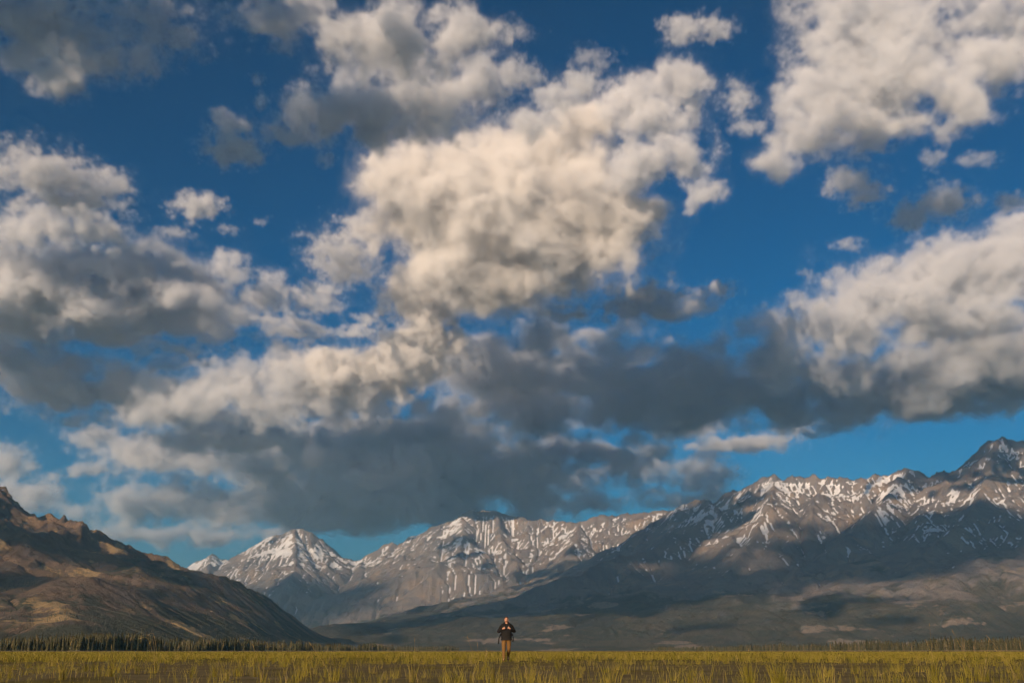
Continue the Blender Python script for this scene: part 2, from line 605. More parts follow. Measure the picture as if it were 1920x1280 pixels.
left_edge = [(-300, 850, 1.0), (0, 900, 1.0), (150, 950, 1.0), (300, 1050, 0.95), (500, 1300, 0.9), (700, 1900, 0.9), (860, 2600, 0.8)]
right_edge = [(1220, 2800, 0.8), (1400, 2300, 0.9), (1560, 1800, 0.9), (1700, 1450, 1.0), (1850, 1250, 1.0), (1960, 1150, 1.05), (2200, 1050, 1.05)]
forest('spruce_forest', 'band of dark spruce forest along the foot of the left mountain', forest_spots(left_edge, 9000, 0.8, (6, 17), 5, 0.6), 5)
forest('spruce_forest', 'band of brown spruce forest below the right mountains', forest_spots(right_edge, 8000, 0.7, (8, 18), 6, 0.6), 6)



def slope_spots(box, n, zmin, zmax, hrange, seed, wl_, thr):
    """Trees that climb the lower slopes in patches, thinning out upwards."""
    r = random.Random(seed)
    L = Lattice(seed)
    out = []
    for _ in range(n * 6):
        x, y = r.uniform(box[0], box[1]), r.uniform(box[2], box[3])
        z = terrain_z(x, y)
        if z < zmin or z > zmax: continue
        d = 0.6 * float(L.at(np.array(x / wl_), np.array(y / wl_))) + 0.4 * float(L.at(np.array(x * 3 / wl_), np.array(y * 3 / wl_)))
        if d < thr + 0.25 * (z / zmax) + r.uniform(-0.06, 0.06): continue
        out.append((x, y, r.uniform(*hrange)))
        if len(out) >= n: break
    return out


forest('spruce_forest', 'scattered dark spruces climbing the lower left mountain slope', slope_spots((-3600, -500, 2050, 5200), 7000, 6, 330, (6, 12), 7, 260.0, 0.36), 7)
forest('spruce_forest', 'scattered dark spruces on the foothills of the right range', slope_spots((200, 5200, 4700, 7600), 9000, 6, 380, (8, 14), 8, 500.0, 0.38), 8)

# the foremost trees of each band stand as single trees
def single_spruce(r, h, w):
    v, f = spruce_arrays(r, h, w, 8, 7)
    root = bpy.data.objects.new('spruce_tree', None)
    root.empty_display_size = 1.0
    col.objects.link(root)
    c = mesh_object('crown', v, np.array(f), spruce_mat, root)
    a = c.data.attributes.new('tone', 'FLOAT', 'POINT')
    a.data.foreach_set('value', np.full(len(v), r.uniform(0.1, 0.7), np.float32))
    tv, tf = [], []
    for z, rr in ((-0.4, 0.012 * h), (0.5 * h, 0.008 * h), (h * 0.97, 0.001 * h)):
        for k in range(6): tv.append((math.cos(k * 1.047) * rr, math.sin(k * 1.047) * rr, z))
    for s in range(2):
        for k in range(6): tf.append((s * 6 + k, s * 6 + (k + 1) % 6, s * 6 + 6 + (k + 1) % 6, s * 6 + 6 + k))
    mesh_object('trunk', tv, np.array(tf), bark_mat, root)
    return root


def copy_tree(o, parent=None):
    c = o.copy()
    col.objects.link(c)
    c.parent = parent
    for ch in list(o.children): copy_tree(ch, c)
    return c


r_ = random.Random(44)
protos = [single_spruce(r_, h, w) for h, w in ((14, 1.3), (12, 1.0), (16, 1.5), (10, 1.1))]
placed = []
for side, edge_, n_ in (('left', left_edge[1:5], 34), ('right', right_edge[2:6], 30)):
    for k in range(n_):
        t = (k + r_.random()) / n_ * (len(edge_) - 1)
        i = min(int(t), len(edge_) - 2)
        u = t - i
        px = edge_[i][0] + (edge_[i + 1][0] - edge_[i][0]) * u
        Y = (edge_[i][1] + (edge_[i + 1][1] - edge_[i][1]) * u) * r_.uniform(0.955, 0.99)
        j = r_.randrange(4)
        o = protos[j] if j not in placed else copy_tree(protos[j])
        placed.append(j)
        x = ray(px, 1219).x * Y
        o.location = (x, Y, terrain_z(x, Y))
        s = r_.uniform(0.75, 1.15)
        o.scale = (s, s, s)
        o.rotation_euler.z = r_.uniform(0, 6.28)
        tag(o, 'slender spruce in the front row of the dark forest edge at left' if side == 'left' else 'slender spruce in the front row of the brown forest edge at right',
            'tree', 'spruces along the left forest edge' if side == 'left' else 'spruces along the right forest edge')

# ------------------------------------------------------------------ grass on the silt
def mat_grass(name, stops, attr='tone'):
    m = bpy.data.materials.new(name)
    m.use_nodes = True
    n, l = m.node_tree.nodes, m.node_tree.links
    n.clear()
    out = n.new('ShaderNodeOutputMaterial')
    a = n.new('ShaderNodeAttribute')
    a.attribute_name = attr
    c = ramp_node(n, l, a.outputs['Fac'], stops)
    d = n.new('ShaderNodeBsdfDiffuse')
    t = n.new('ShaderNodeBsdfTranslucent')
    l.new(c, d.inputs['Color'])
    l.new(c, t.inputs['Color'])
    x = n.new('ShaderNodeMixShader')
    x.inputs[0].default_value = 0.35
    l.new(d.outputs[0], x.inputs[1])
    l.new(t.outputs[0], x.inputs[2])
    l.new(x.outputs[0], out.inputs['Surface'])
    return m


grass_mat = mat_grass('grass_blades', [(0.0, (0.085, 0.088, 0.014)), (0.45, (0.26, 0.21, 0.032)), (0.75, (0.38, 0.29, 0.07)), (1.0, (0.42, 0.31, 0.14))])


def blade_strip(rng, base, length, lean, az, width, segs, curl):
    """One blade: a tapered ribbon that leaves the ground upright and bends over."""
    v = []
    up, out = 0.0, 0.0
    side = (-math.sin(az + 0.9), math.cos(az + 0.9))
    ang = lean * 0.35
    for s in range(segs + 1):
        t = s / segs
        w = width * (1 - t ** 1.5) * 0.5 + 0.0004
        cx, cy, cz = base[0] + math.cos(az) * out, base[1] + math.sin(az) * out, base[2] + up
        v.append((cx - side[0] * w, cy - side[1] * w, cz))
        v.append((cx + side[0] * w, cy + side[1] * w, cz))
        ang = lean * (0.35 + 0.65 * t) + curl * t * t
        up += math.cos(ang) * length / segs
        out += math.sin(ang) * length / segs
    return v


class Blades:
    def __init__(self): self.V, self.F, self.T = [], [], []

    def add(self, v, tone):
        b = len(self.V)
        self.V += v
        for s in range(len(v) // 2 - 1):
            i = b + 2 * s
            self.F.append((i, i + 1, i + 3, i + 2))
        self.T += [tone] * len(v)

    def build(self, name, mat, parent=None, loc=None):
        o = mesh_object(name, self.V, np.array(self.F), mat, parent, loc=loc)
        a = o.data.attributes.new('tone', 'FLOAT', 'POINT')
        a.data.foreach_set('value', np.array(self.T, np.float32))
        return o


def field(name, label, y0, y1, n, blades, hrange, width, segs, seed, cover):
    rng = random.Random(seed)
    L, L2 = Lattice(seed % 7 + 400), Lattice(401)
    B = Blades()
    k = 0
    ta = []
    for _ in range(n * 4):
        Y = y0 + (y1 - y0) * rng.random() if y1 / y0 > 2.6 else math.sqrt(y0 * y0 + (y1 * y1 - y0 * y0) * rng.random())
        x = rng.uniform(-1, 1) * (0.62 * Y + 5)
        d = 0.6 * float(L2.at(np.array(x / 3.2 + 50), np.array(Y / 4.0 + 50))) + 0.4 * float(L2.at(np.array(x / 0.9), np.array(Y / 1.1)))
        if d < cover + rng.uniform(-0.07, 0.07): continue
        ta.append((x, Y, d))
        k += 1
        if k >= n: break
    zz = ground_z([t[0] for t in ta], [t[1] for t in ta])
    for (x, Y, d), z in zip(ta, zz):
        rich = min(1.0, max(0.2, (d - cover) * 4))
        tone0 = rng.gauss(0.42, 0.13)
        for _ in range(max(2, int(rng.choice(blades) * (0.5 + 0.7 * rich)))):
            az = rng.uniform(0, 6.283)
            rr = abs(rng.gauss(0, 0.05))
            h = rng.uniform(*hrange) * (0.65 + 0.5 * rich)
            tall = rng.random() < 0.03
            B.add(blade_strip(rng, (x + math.cos(az) * rr, Y + math.sin(az) * rr, z - 0.01), h * (1.5 if tall else 1.0), rng.uniform(0.02, 0.55), az, width * rng.uniform(0.7, 1.4), segs,
                              rng.uniform(-0.1, 0.7)), min(1, max(0, rng.gauss(tone0, 0.12) + (0.3 if rng.random() < 0.12 else 0))))
    o = B.build(name, grass_mat, loc=(0, y0, 0))
    return tag(o, label, kind='stuff')


field('grass', 'thin sprigs of grass scattered over the bare silt in the foreground', 7.0, 38.0, 4200, (2, 3, 5), (0.06, 0.18), 0.0046, 3, 1, 0.40)
field('grass', 'separate clumps of yellow green grass on the silt in the foreground', 8.0, 40.0, 520, (16, 26, 36), (0.14, 0.34), 0.0046, 4, 4, 0.50)
field('grass', 'thick yellow green grass around the walking person', 36.0, 85.0, 8500, (6, 9, 12), (0.14, 0.30), 0.008, 2, 2, 0.40)
field('grass', 'distant yellow green grass on the river flat', 85.0, 330.0, 20000, (5, 7), (0.18, 0.34), 0.022, 1, 3, 0.30)

# single tussocks that stand out in front
stalk_mat = mat_grass('dry_stalk', [(0.0, (0.30, 0.23, 0.07)), (1.0, (0.48, 0.35, 0.15))])


def tube(path, radii, sides=5):
    v, f = [], []
    for i, (p, r) in enumerate(zip(path, radii)):
        a = Vector(path[min(i + 1, len(path) - 1)]) - Vector(path[max(i - 1, 0)])
        a.normalize()
        u = a.cross(Vector((0.3, 0.9, 0.1))).normalized()
        w = a.cross(u)
        for k in range(sides):
            q = Vector(p) + (u * math.cos(6.283 * k / sides) + w * math.sin(6.283 * k / sides)) * r
            v.append(tuple(q))
        if i:
            b = (i - 1) * sides
            for k in range(sides):
                f.append((b + k, b + (k + 1) % sides, b + sides + (k + 1) % sides, b + sides + k))
    return v, f


def tussock(label, px, py, blades_n, h_px, stalks, seed, tone=0.45):
    """stalks: (dx px at the top, height px, droop px) in photo pixels."""
    rng = random.Random(seed)
    rr_ = ray(px, py)
    Y = -CAM_H / rr_.z
    p = at(px, py, Y)
    z = float(ground_z(p.x, p.y))
    m = p.length / FPX                      # metres in one photo pixel at this distance
    root = bpy.data.objects.new('grass_tussock', None)
    root.location = (p.x, p.y, z)
    root.empty_display_size = 0.1
    col.objects.link(root)
    tag(root, label, 'grass tussock', 'tussocks standing out in the foreground')
    B = Blades()
    for _ in range(blades_n):
        az = rng.uniform(0, 6.283)
        q = abs(rng.gauss(0, 0.045))
        B.add(blade_strip(rng, (math.cos(az) * q, math.sin(az) * q, -0.01), h_px * m * rng.uniform(0.45, 1.1), rng.uniform(0.02, 0.6), az, rng.uniform(0.0035, 0.006), 5,
                          rng.uniform(-0.1, 0.8)), min(1, max(0, rng.gauss(tone, 0.15))))
    B.build('blades', grass_mat, root)
    for dx, hh, droop in stalks:
        H, X = hh * m, dx * m
        bx, by = rng.uniform(-0.04, 0.04), rng.uniform(-0.04, 0.04)
        path = []
        for i in range(9):
            t = i / 8
            path.append((bx + X * t ** 1.3, by + 0.08 * t * t, H * t - 0.01 if droop == 0 else H * math.sin(min(1.0, t * 1.05) * math.pi / 2) - droop * m * max(0, t - 0.75) * 4 * 0.5))
        v, f = tube(path, [0.0026 - 0.0014 * i / 8 for i in range(9)])
        s = mesh_object('stalk', v, np.array(f), stalk_mat, root, True)
        a = s.data.attributes.new('tone', 'FLOAT', 'POINT')
        tn = rng.random()
        a.data.foreach_set('value', np.full(len(v), tn, np.float32))
        # the ear: a slim spindle of overlapping grains at the tip
        d = (Vector(path[8]) - Vector(path[7])).normalized()
        tip = Vector(path[8])
        ear = [tuple(tip + d * (q * 0.011 - 0.01)) for q in range(8)]
        v, f = tube(ear, [0.0012, 0.0026, 0.0034, 0.0030, 0.0035, 0.0028, 0.002, 0.0005])
        e = mesh_object('seed_head', v, np.array(f), stalk_mat, s, True)
        a = e.data.attributes.new('tone', 'FLOAT', 'POINT')
        a.data.foreach_set('value', np.full(len(v), 1.0, np.float32))
    return root


for k, t in enumerate([
    ('tall tussock with long leaning stalks just left of the walking person', 900, 1272, 34, 42, [(-20, 70, 0), (-4, 58, 0), (6, 46, 0)]),
    ('upright tussock with one very tall thin stalk, further left of the person', 776, 1277, 30, 46, [(-2, 70, 0), (-14, 46, 0)]),
    ('low bushy tussock right of the walking person', 1085, 1268, 34, 36, [(4, 40, 0)]),
    ('dense green tussock between the person and the right forest', 1172, 1264, 36, 32, []),
    ('tussock with two arching dry stalks at the bottom right', 1842, 1279, 26, 40, [(20, 62, 0), (32, 44, 8), (14, 30, 0)]),
    ('tussock with a long straight stalk leaning left near the right edge', 1908, 1276, 24, 38, [(-32, 64, 0), (-20, 44, 0)]),
    ('tussock with one tall stalk in front of the right forest', 1752, 1262, 30, 30, [(6, 74, 0), (-8, 48, 0)]),
    ('tussock with a green stalk leaning left below the right mountains', 1818, 1272, 28, 34, [(-18, 70, 0)]),
    ('tussock with low drooping straw stems at the bottom right of the middle', 1700, 1279, 26, 26, [(30, 20, 16), (-34, 22, 14)]),
    ('leafy tussock at the bottom below the right range', 1400, 1271, 34, 34, [(8, 44, 0)]),
    ('small tussock with a crossing straw at the bottom right of the person', 1262, 1277, 24, 26, [(24, 22, 0), (-10, 32, 0)]),
    ('tussock with drooping seed heads in front of the left forest', 292, 1264, 30, 34, [(-22, 68, 10), (-14, 58, 14), (-30, 60, 6)]),
    ('tussock with one straw leaning left at the bottom left of the middle', 494, 1278, 26, 32, [(-22, 60, 0), (6, 34, 0)]),
    ('tussock with a long straw leaning far left below the first snowy peak', 622, 1277, 26, 34, [(-44, 64, 0), (-6, 38, 0)]),
    ('upright tussock near the bottom left corner', 118, 1276, 34, 44, [(2, 56, 0), (12, 40, 0)]),
    ('broad tussock left of the drooping seed heads', 208, 1272, 34, 38, [(-10, 46, 0)]),
    ('fine tussock in the middle of the left foreground', 404, 1270, 32, 34, [(5, 50, 0)]),
]):
    tussock(*t, seed=900 + k)

# ------------------------------------------------------------------ the walking person
def plain(name, color, rough=0.85, var=0.25, scale=30.0, sss=0.0):
    m, n, l, b = simple_nodes(name, rough, 0.25)
    tc = n.new('ShaderNodeTexCoord').outputs['Object']
    lo = tuple(c * (1 - var) for c in color)
    hi = tuple(min(1, c * (1 + var)) for c in color)
    l.new(ramp_node(n, l, noise_node(n, l, scale, 4, 0.6, tc), [(0.3, lo), (0.7, hi)]), b.inputs['Base Color'])
    if sss:
        b.inputs['Subsurface Weight'].default_value = sss
        b.inputs['Subsurface Radius'].default_value = (0.01, 0.004, 0.002)
        b.inputs['Subsurface Scale'].default_value = 0.3
    return m


skin_mat = plain('skin', (0.58, 0.30, 0.19), 0.55, 0.08, 20.0, 0.1)
jacket_mat = plain('jacket_cloth', (0.009, 0.008, 0.0075), 0.8, 0.3, 25.0)
trouser_mat = plain('trouser_cloth', (0.16, 0.082, 0.024), 0.9, 0.2, 14.0)
hair_mat = plain('hair', (0.06, 0.035, 0.022), 0.8, 0.3, 90.0)
beard_mat = plain('beard_hair', (0.16, 0.06, 0.03), 0.8, 0.3, 90.0)
boot_mat = plain('boot_leather', (0.06, 0.035, 0.02), 0.6, 0.3, 20.0)
pack_mat = plain('pack_cloth', (0.010, 0.010, 0.012), 0.75, 0.3, 20.0)
eye_mat = plain('eye', (0.04, 0.03, 0.025), 0.3, 0.1)
lip_mat = plain('lips', (0.36, 0.15, 0.11), 0.5, 0.1)


def grow(name, chains, mat, parent, sub=2, root=0):
    """Skin a skeleton of joints: chains are lists of (key or point, radius x, radius y); a shared key joins them."""
    V, R, E, idx = [], [], [], {}
    for ch in chains:
        prev = None
        for item in ch:
            key = item[0]
            if key in idx: i = idx[key]
            else:
                i = len(V)
                idx[key] = i
                V.append(item[1])
                R.append((item[2], item[3] if len(item) > 3 else item[2]))
            if prev is not None: E.append((prev, i))
            prev = i
    me = bpy.data.meshes.new(name)
    me.from_pydata(V, E, [])
    tmp = bpy.data.objects.new(name + '_skeleton', me)
    col.objects.link(tmp)
    sk = tmp.modifiers.new('skin', 'SKIN')
    sk.use_smooth_shade = True
    for i, sv in enumerate(me.skin_vertices[0].data):
        sv.radius = R[i]
        sv.use_root = i == root
    ss = tmp.modifiers.new('smooth', 'SUBSURF')
    ss.levels = ss.render_levels = sub
    dg = bpy.context.evaluated_depsgraph_get()
    res = bpy.data.meshes.new_from_object(tmp.evaluated_get(dg))
    bpy.data.objects.remove(tmp)
    bpy.data.meshes.remove(me)
    res.name = name
    res.materials.clear()
    res.materials.append(mat)
    res.polygons.foreach_set('use_smooth', np.ones(len(res.polygons), bool))
    o = bpy.data.objects.new(name, res)
    o.parent = parent
    col.objects.link(o)
    return o


def ball(name, mat, parent, c, r, seg=16, rings=10, shape=None, zmin=-1.0):
    v, f = [], []
    for i in range(rings + 1):
        la = -math.pi / 2 + math.pi * i / rings
        for k in range(seg):
            lo_ = 2 * math.pi * k / seg
            d = Vector((math.cos(la) * math.cos(lo_), math.cos(la) * math.sin(lo_), math.sin(la)))
            q = shape(d) if shape else d
            v.append((c[0] + q[0] * r[0], c[1] + q[1] * r[1], c[2] + q[2] * r[2]))
    for i in range(rings):
        for k in range(seg):
            f.append((i * seg + k, i * seg + (k + 1) % seg, (i + 1) * seg + (k + 1) % seg, (i + 1) * seg + k))
    return mesh_object(name, v, np.array(f), mat, parent, True)


PY = 43.0
pp = at(949.5, 1219, PY)
walker = bpy.data.objects.new('person', None)
walker.location = (pp.x, PY, float(ground_z(pp.x, PY)))
walker.empty_display_size = 0.3
col.objects.link(walker)
tag(walker, 'person in black jacket and tan trousers walking towards the camera, gripping backpack straps', 'person')

# joints; the person faces -Y, the right side of the body is at -X
pel, waist, chest, neck, chin = (0, 0.01, 0.96), (0, 0.0, 1.10), (0, 0.0, 1.33), (0, 0.0, 1.52), (0.0, -0.02, 1.60)
sh = {-1: (-0.17, 0.01, 1.44), 1: (0.17, 0.01, 1.44)}
el = {-1: (-0.345, 0.03, 1.17), 1: (0.345, 0.03, 1.18)}
wr = {-1: (-0.165, -0.17, 1.275), 1: (0.165, -0.17, 1.285)}
ha = {-1: (-0.115, -0.205, 1.325), 1: (0.115, -0.205, 1.335)}
hip = {-1: (-0.105, 0.0, 0.90), 1: (0.105, 0.01, 0.90)}
kn = {-1: (-0.105, -0.14, 0.50), 1: (0.10, -0.02, 0.49)}
an = {-1: (-0.10, -0.20, 0.10), 1: (0.075, 0.34, 0.22)}
toe = {-1: (-0.115, -0.36, 0.06), 1: (0.08, 0.27, 0.05)}

body_chains = [[('pel', pel, 0.125, 0.095), ('waist', waist, 0.125, 0.09), ('chest', chest, 0.15, 0.10), ('neck', neck, 0.06, 0.06), ('head0', (0, -0.015, 1.60), 0.075, 0.085), ('head1', (0, -0.015, 1.68), 0.078, 0.098), ('head2', (0, 0.0, 1.745), 0.064, 0.082)]]
for s in (-1, 1):
    body_chains.append([('chest', chest, 0.15), (('sh', s), sh[s], 0.055), (('el', s), el[s], 0.042), (('wr', s), wr[s], 0.028), (('pa', s), tuple((Vector(wr[s]) * 0.35 + Vector(ha[s]) * 0.65)), 0.036, 0.022), (('ha', s), ha[s], 0.034, 0.020)])
    body_chains.append([('pel', pel, 0.125), (('hip', s), hip[s], 0.085), (('kn', s), kn[s], 0.052), (('ca', s), tuple(Vector(kn[s]) * 0.7 + Vector(an[s]) * 0.3 + Vector((0, 0.015, 0))), 0.052), (('an', s), an[s], 0.036), (('toe', s), toe[s], 0.03)])
    # four fingers close round the strap, the thumb lies along it
    for q, (dx, ln) in enumerate(((-0.026, 0.85), (-0.009, 1.0), (0.009, 0.95), (0.026, 0.75))):
        k = Vector(ha[s]) + Vector((s * -0.012, -0.012, dx))
        body_chains.append([(('ha', s), ha[s], 0.034), (('f1', s, q), tuple(k + Vector((-s * 0.010, -0.010, 0.0))), 0.0095), (('f2', s, q), tuple(k + Vector((-s * 0.040 * ln, -0.012, -0.002))), 0.0088),
                            (('f3', s, q), tuple(k + Vector((-s * 0.052 * ln, 0.014, -0.004))), 0.008)])
    t = Vector(ha[s])
    body_chains.append([(('pa', s), (0, 0, 0), 0.03), (('t1', s), tuple(t + Vector((-s * 0.015, -0.020, 0.030))), 0.0105), (('t2', s), tuple(t + Vector((-s * 0.028, -0.026, 0.062))), 0.009)])
body = grow('body', body_chains, skin_mat, walker, 2)

trousers = grow('trousers', [[('pel', (0, 0.01, 0.97), 0.20, 0.14), ('top', (0, 0.0, 1.06), 0.155, 0.115)]] + [
    [('pel', pel, 0.16), (('hip', s), (hip[s][0] * 1.02, hip[s][1], 0.88), 0.14, 0.13), (('mid', s), tuple(Vector(hip[s]) * 0.45 + Vector(kn[s]) * 0.55), 0.102, 0.105), (('kn', s), kn[s], 0.08, 0.084),
     (('ca', s), tuple(Vector(kn[s]) * 0.5 + Vector(an[s]) * 0.5 + Vector((0, 0.012, 0))), 0.073, 0.076), (('an', s), tuple(Vector(an[s]) + Vector((0, 0, 0.015))), 0.066, 0.068)] for s in (-1, 1)], trouser_mat, walker, 2)
for s in (-1, 1):
    grow('boot', [[('a', tuple(Vector(an[s]) + Vector((0, 0.0, 0.03))), 0.052), ('b', tuple(Vector(an[s]) * 0.75 + Vector(toe[s]) * 0.25 + Vector((0, 0.012, -0.03))), 0.052, 0.05), ('c', toe[s], 0.05, 0.036)]], boot_mat, walker, 2)
jk = [[('hem', (0, 0.0, 0.955), 0.225, 0.155), ('pel', (0, 0.0, 1.04), 0.23, 0.158), ('waist', (0, 0.0, 1.15), 0.22, 0.15), ('chest', (0, 0.0, 1.32), 0.215, 0.145), ('up', (0, 0.005, 1.44), 0.13, 0.11), ('col', (0, 0.005, 1.53), 0.085, 0.085)]]
for s in (-1, 1):
    jk.append([('up', (0, 0, 1.44), 0.1), (('sh', s), (s * 0.195, 0.01, 1.42), 0.095), (('ua', s), tuple(Vector(sh[s]) * 0.5 + Vector(el[s]) * 0.5), 0.078), (('el', s), el[s], 0.074), (('fa', s), tuple(Vector(el[s]) * 0.5 + Vector(wr[s]) * 0.5), 0.064), (('wr', s), tuple(Vector(el[s]) * -0.12 + Vector(wr[s]) * 1.12), 0.046)])
jacket = grow('jacket', jk, jacket_mat, walker, 2, root=1)
# turned-up collar, open at the throat
cv, cf = [], []
for i in range(25):
    a = math.radians(-60 + 300 * i / 24)
    for z, rr in ((1.485, 0.098), (1.575, 0.104), (1.575, 0.090), (1.485, 0.080)):
        cv.append((math.cos(a) * rr, 0.005 + math.sin(a) * rr, z + 0.012 * math.sin(a)))
    if i:
        b = (i - 1) * 4
        for k in range(4): cf.append((b + k, b + 4 + k, b + 4 + (k + 1) % 4, b + (k + 1) % 4))
mesh_object('collar', cv, np.array(cf), jacket_mat, jacket, True)
mesh_object('zip', [(-0.006, -0.162, 0.92), (0.006, -0.162, 0.92), (0.006, -0.155, 1.30), (-0.006, -0.155, 1.30), (0.006, -0.118, 1.45), (-0.006, -0.118, 1.45)], [(0, 1, 2, 3), (3, 2, 4, 5)], pack_mat, jacket)


# short hair: a close cap that leaves the high forehead bare, and a trimmed beard
def cap(d):
    q = Vector(d)
    if q.z < 0.18 + 0.75 * max(0, -q.y) and not (q.y > 0.1 and q.z > -0.55): q *= 0.86
    return q


ball('hair', hair_mat, walker, (0, 0.008, 1.685), (0.084, 0.103, 0.100), 24, 16, cap)
ball('beard', beard_mat, walker, (0, -0.058, 1.592), (0.058, 0.052, 0.040), 16, 10, lambda d: Vector((d.x, d.y, d.z * (1.0 if d.z < 0 else 0.7))))
ball('nose', skin_mat, walker, (0, -0.113, 1.652), (0.014, 0.022, 0.026), 10, 8)
ball('mouth', lip_mat, walker, (0, -0.107, 1.613), (0.024, 0.008, 0.008), 10, 6)
for s in (-1, 1):
    ball('eye', eye_mat, walker, (s * 0.032, -0.098, 1.678), (0.013, 0.009, 0.007), 10, 6)
    ball('eyebrow', hair_mat, walker, (s * 0.032, -0.104, 1.697), (0.020, 0.007, 0.005), 10, 6)
    ball('ear', skin_mat, walker, (s * 0.083, 0.0, 1.665), (0.012, 0.022, 0.032), 10, 8)

# the backpack on the back: a thing of its own
pack = bpy.data.objects.new('backpack', None)
pack.location = walker.location
pack.empty_display_size = 0.3
col.objects.link(pack)
tag(pack, 'black backpack worn by the walking person, loose hip straps hanging at both sides', 'backpack')


def pack_shape(d):
    e = 0.45
    return Vector([math.copysign(abs(c) ** e, c) for c in d])


bag = ball('bag', pack_mat, pack, (0, 0.245, 1.20), (0.16, 0.105, 0.27), 24, 14, pack_shape)
ball('pocket', pack_mat, bag, (0, 0.35, 1.10), (0.12, 0.04, 0.13), 16, 10, pack_shape)


def ribbon(name, path, width, thick, parent, wdir=(1, 0, 0)):
    v, f = [], []
    wd = Vector(wdir)
    for i, p in enumerate(path):
        a = (Vector(path[min(i + 1, len(path) - 1)]) - Vector(path[max(0, i - 1)])).normalized()
        nrm = a.cross(wd).normalized()
        for sx, sn in ((-1, -1), (1, -1), (1, 1), (-1, 1)):
            v.append(tuple(Vector(p) + wd * sx * width / 2 + nrm * sn * thick / 2))
        if i:
            b = (i - 1) * 4
            for k in range(4): f.append((b + k, b + (k + 1) % 4, b + 4 + (k + 1) % 4, b + 4 + k))
    f += [(3, 2, 1, 0), tuple(len(v) - 4 + k for k in range(4))]
    return mesh_object(name, v, f, pack_mat, parent)


for s in (-1, 1):
    ribbon('shoulder_strap', [(s * 0.10, 0.16, 1.43), (s * 0.115, 0.08, 1.53), (s * 0.12, -0.03, 1.53), (s * 0.125, -0.125, 1.45), (s * 0.125, -0.175, 1.34), (s * 0.145, -0.16, 1.22), (s * 0.19, -0.03, 1.08), (s * 0.16, 0.16, 1.00)], 0.055, 0.014, pack)
    belt = ribbon('hip_belt', [(s * 0.14, 0.18, 1.10), (s * 0.225, 0.10, 1.08), (s * 0.262, 0.0, 1.04), (s * 0.280, -0.05, 0.98)], 0.02, 0.08, pack)
    end = [(-0.285, -0.05, 0.985), (-0.315, -0.06, 0.88), (-0.325, -0.06, 0.74)] if s < 0 else [(0.275, -0.05, 0.985), (0.292, -0.05, 0.90), (0.275, -0.04, 0.83)]
    tail = ribbon('hanging_strap', end, 0.05, 0.014, belt)
    ball('buckle', pack_mat, tail, end[-1], (0.034, 0.014, 0.045), 10, 8, pack_shape)

# ------------------------------------------------------------------ hazy air over the valley
hm = bpy.data.materials.new('valley_haze')
hm.use_nodes = True
hn, hl = hm.node_tree.nodes, hm.node_tree.links
hn.clear()
ho = hn.new('ShaderNodeOutputMaterial')
hv = hn.new('ShaderNodeVolumePrincipled')
hv.inputs['Color'].default_value = (0.38, 0.72, 1.0, 1)
hv.inputs['Density'].default_value = 5.2e-5
hv.inputs['Anisotropy'].default_value = 0.45
hl.new(hv.outputs[0], ho.inputs['Volume'])
X0, X1, Y0_, Y1_, Z0, Z1 = -30100, 30100, -12100, 34100, -12.0, 2080.0
hb = mesh_object('haze', [(x, y, z) for z in (Z0, Z1) for y in (Y0_, Y1_) for x in (X0, X1)],
                 [(0, 2, 3, 1), (4, 5, 7, 6), (0, 1, 5, 4), (2, 6, 7, 3), (0, 4, 6, 2), (1, 3, 7, 5)], hm)
tag(hb, 'thin blue haze filling the valley', kind='stuff')

# ------------------------------------------------------------------ clouds: real volumes, lit by the sun
def cloud_material(name, density, g, albedo):
    m = bpy.data.materials.new(name)
    m.use_nodes = True
    n, l = m.node_tree.nodes, m.node_tree.links
    n.clear()
    o = n.new('ShaderNodeOutputMaterial')
    v = n.new('ShaderNodeVolumePrincipled')
    v.inputs['Color'].default_value = (*albedo, 1)
    v.inputs['Density'].default_value = density
    v.inputs['Density Attribute'].default_value = 'density'
    v.inputs['Anisotropy'].default_value = g
    l.new(v.outputs[0], o.inputs['Volume'])
    m.cycles.volume_step_rate = 1.0
    return m


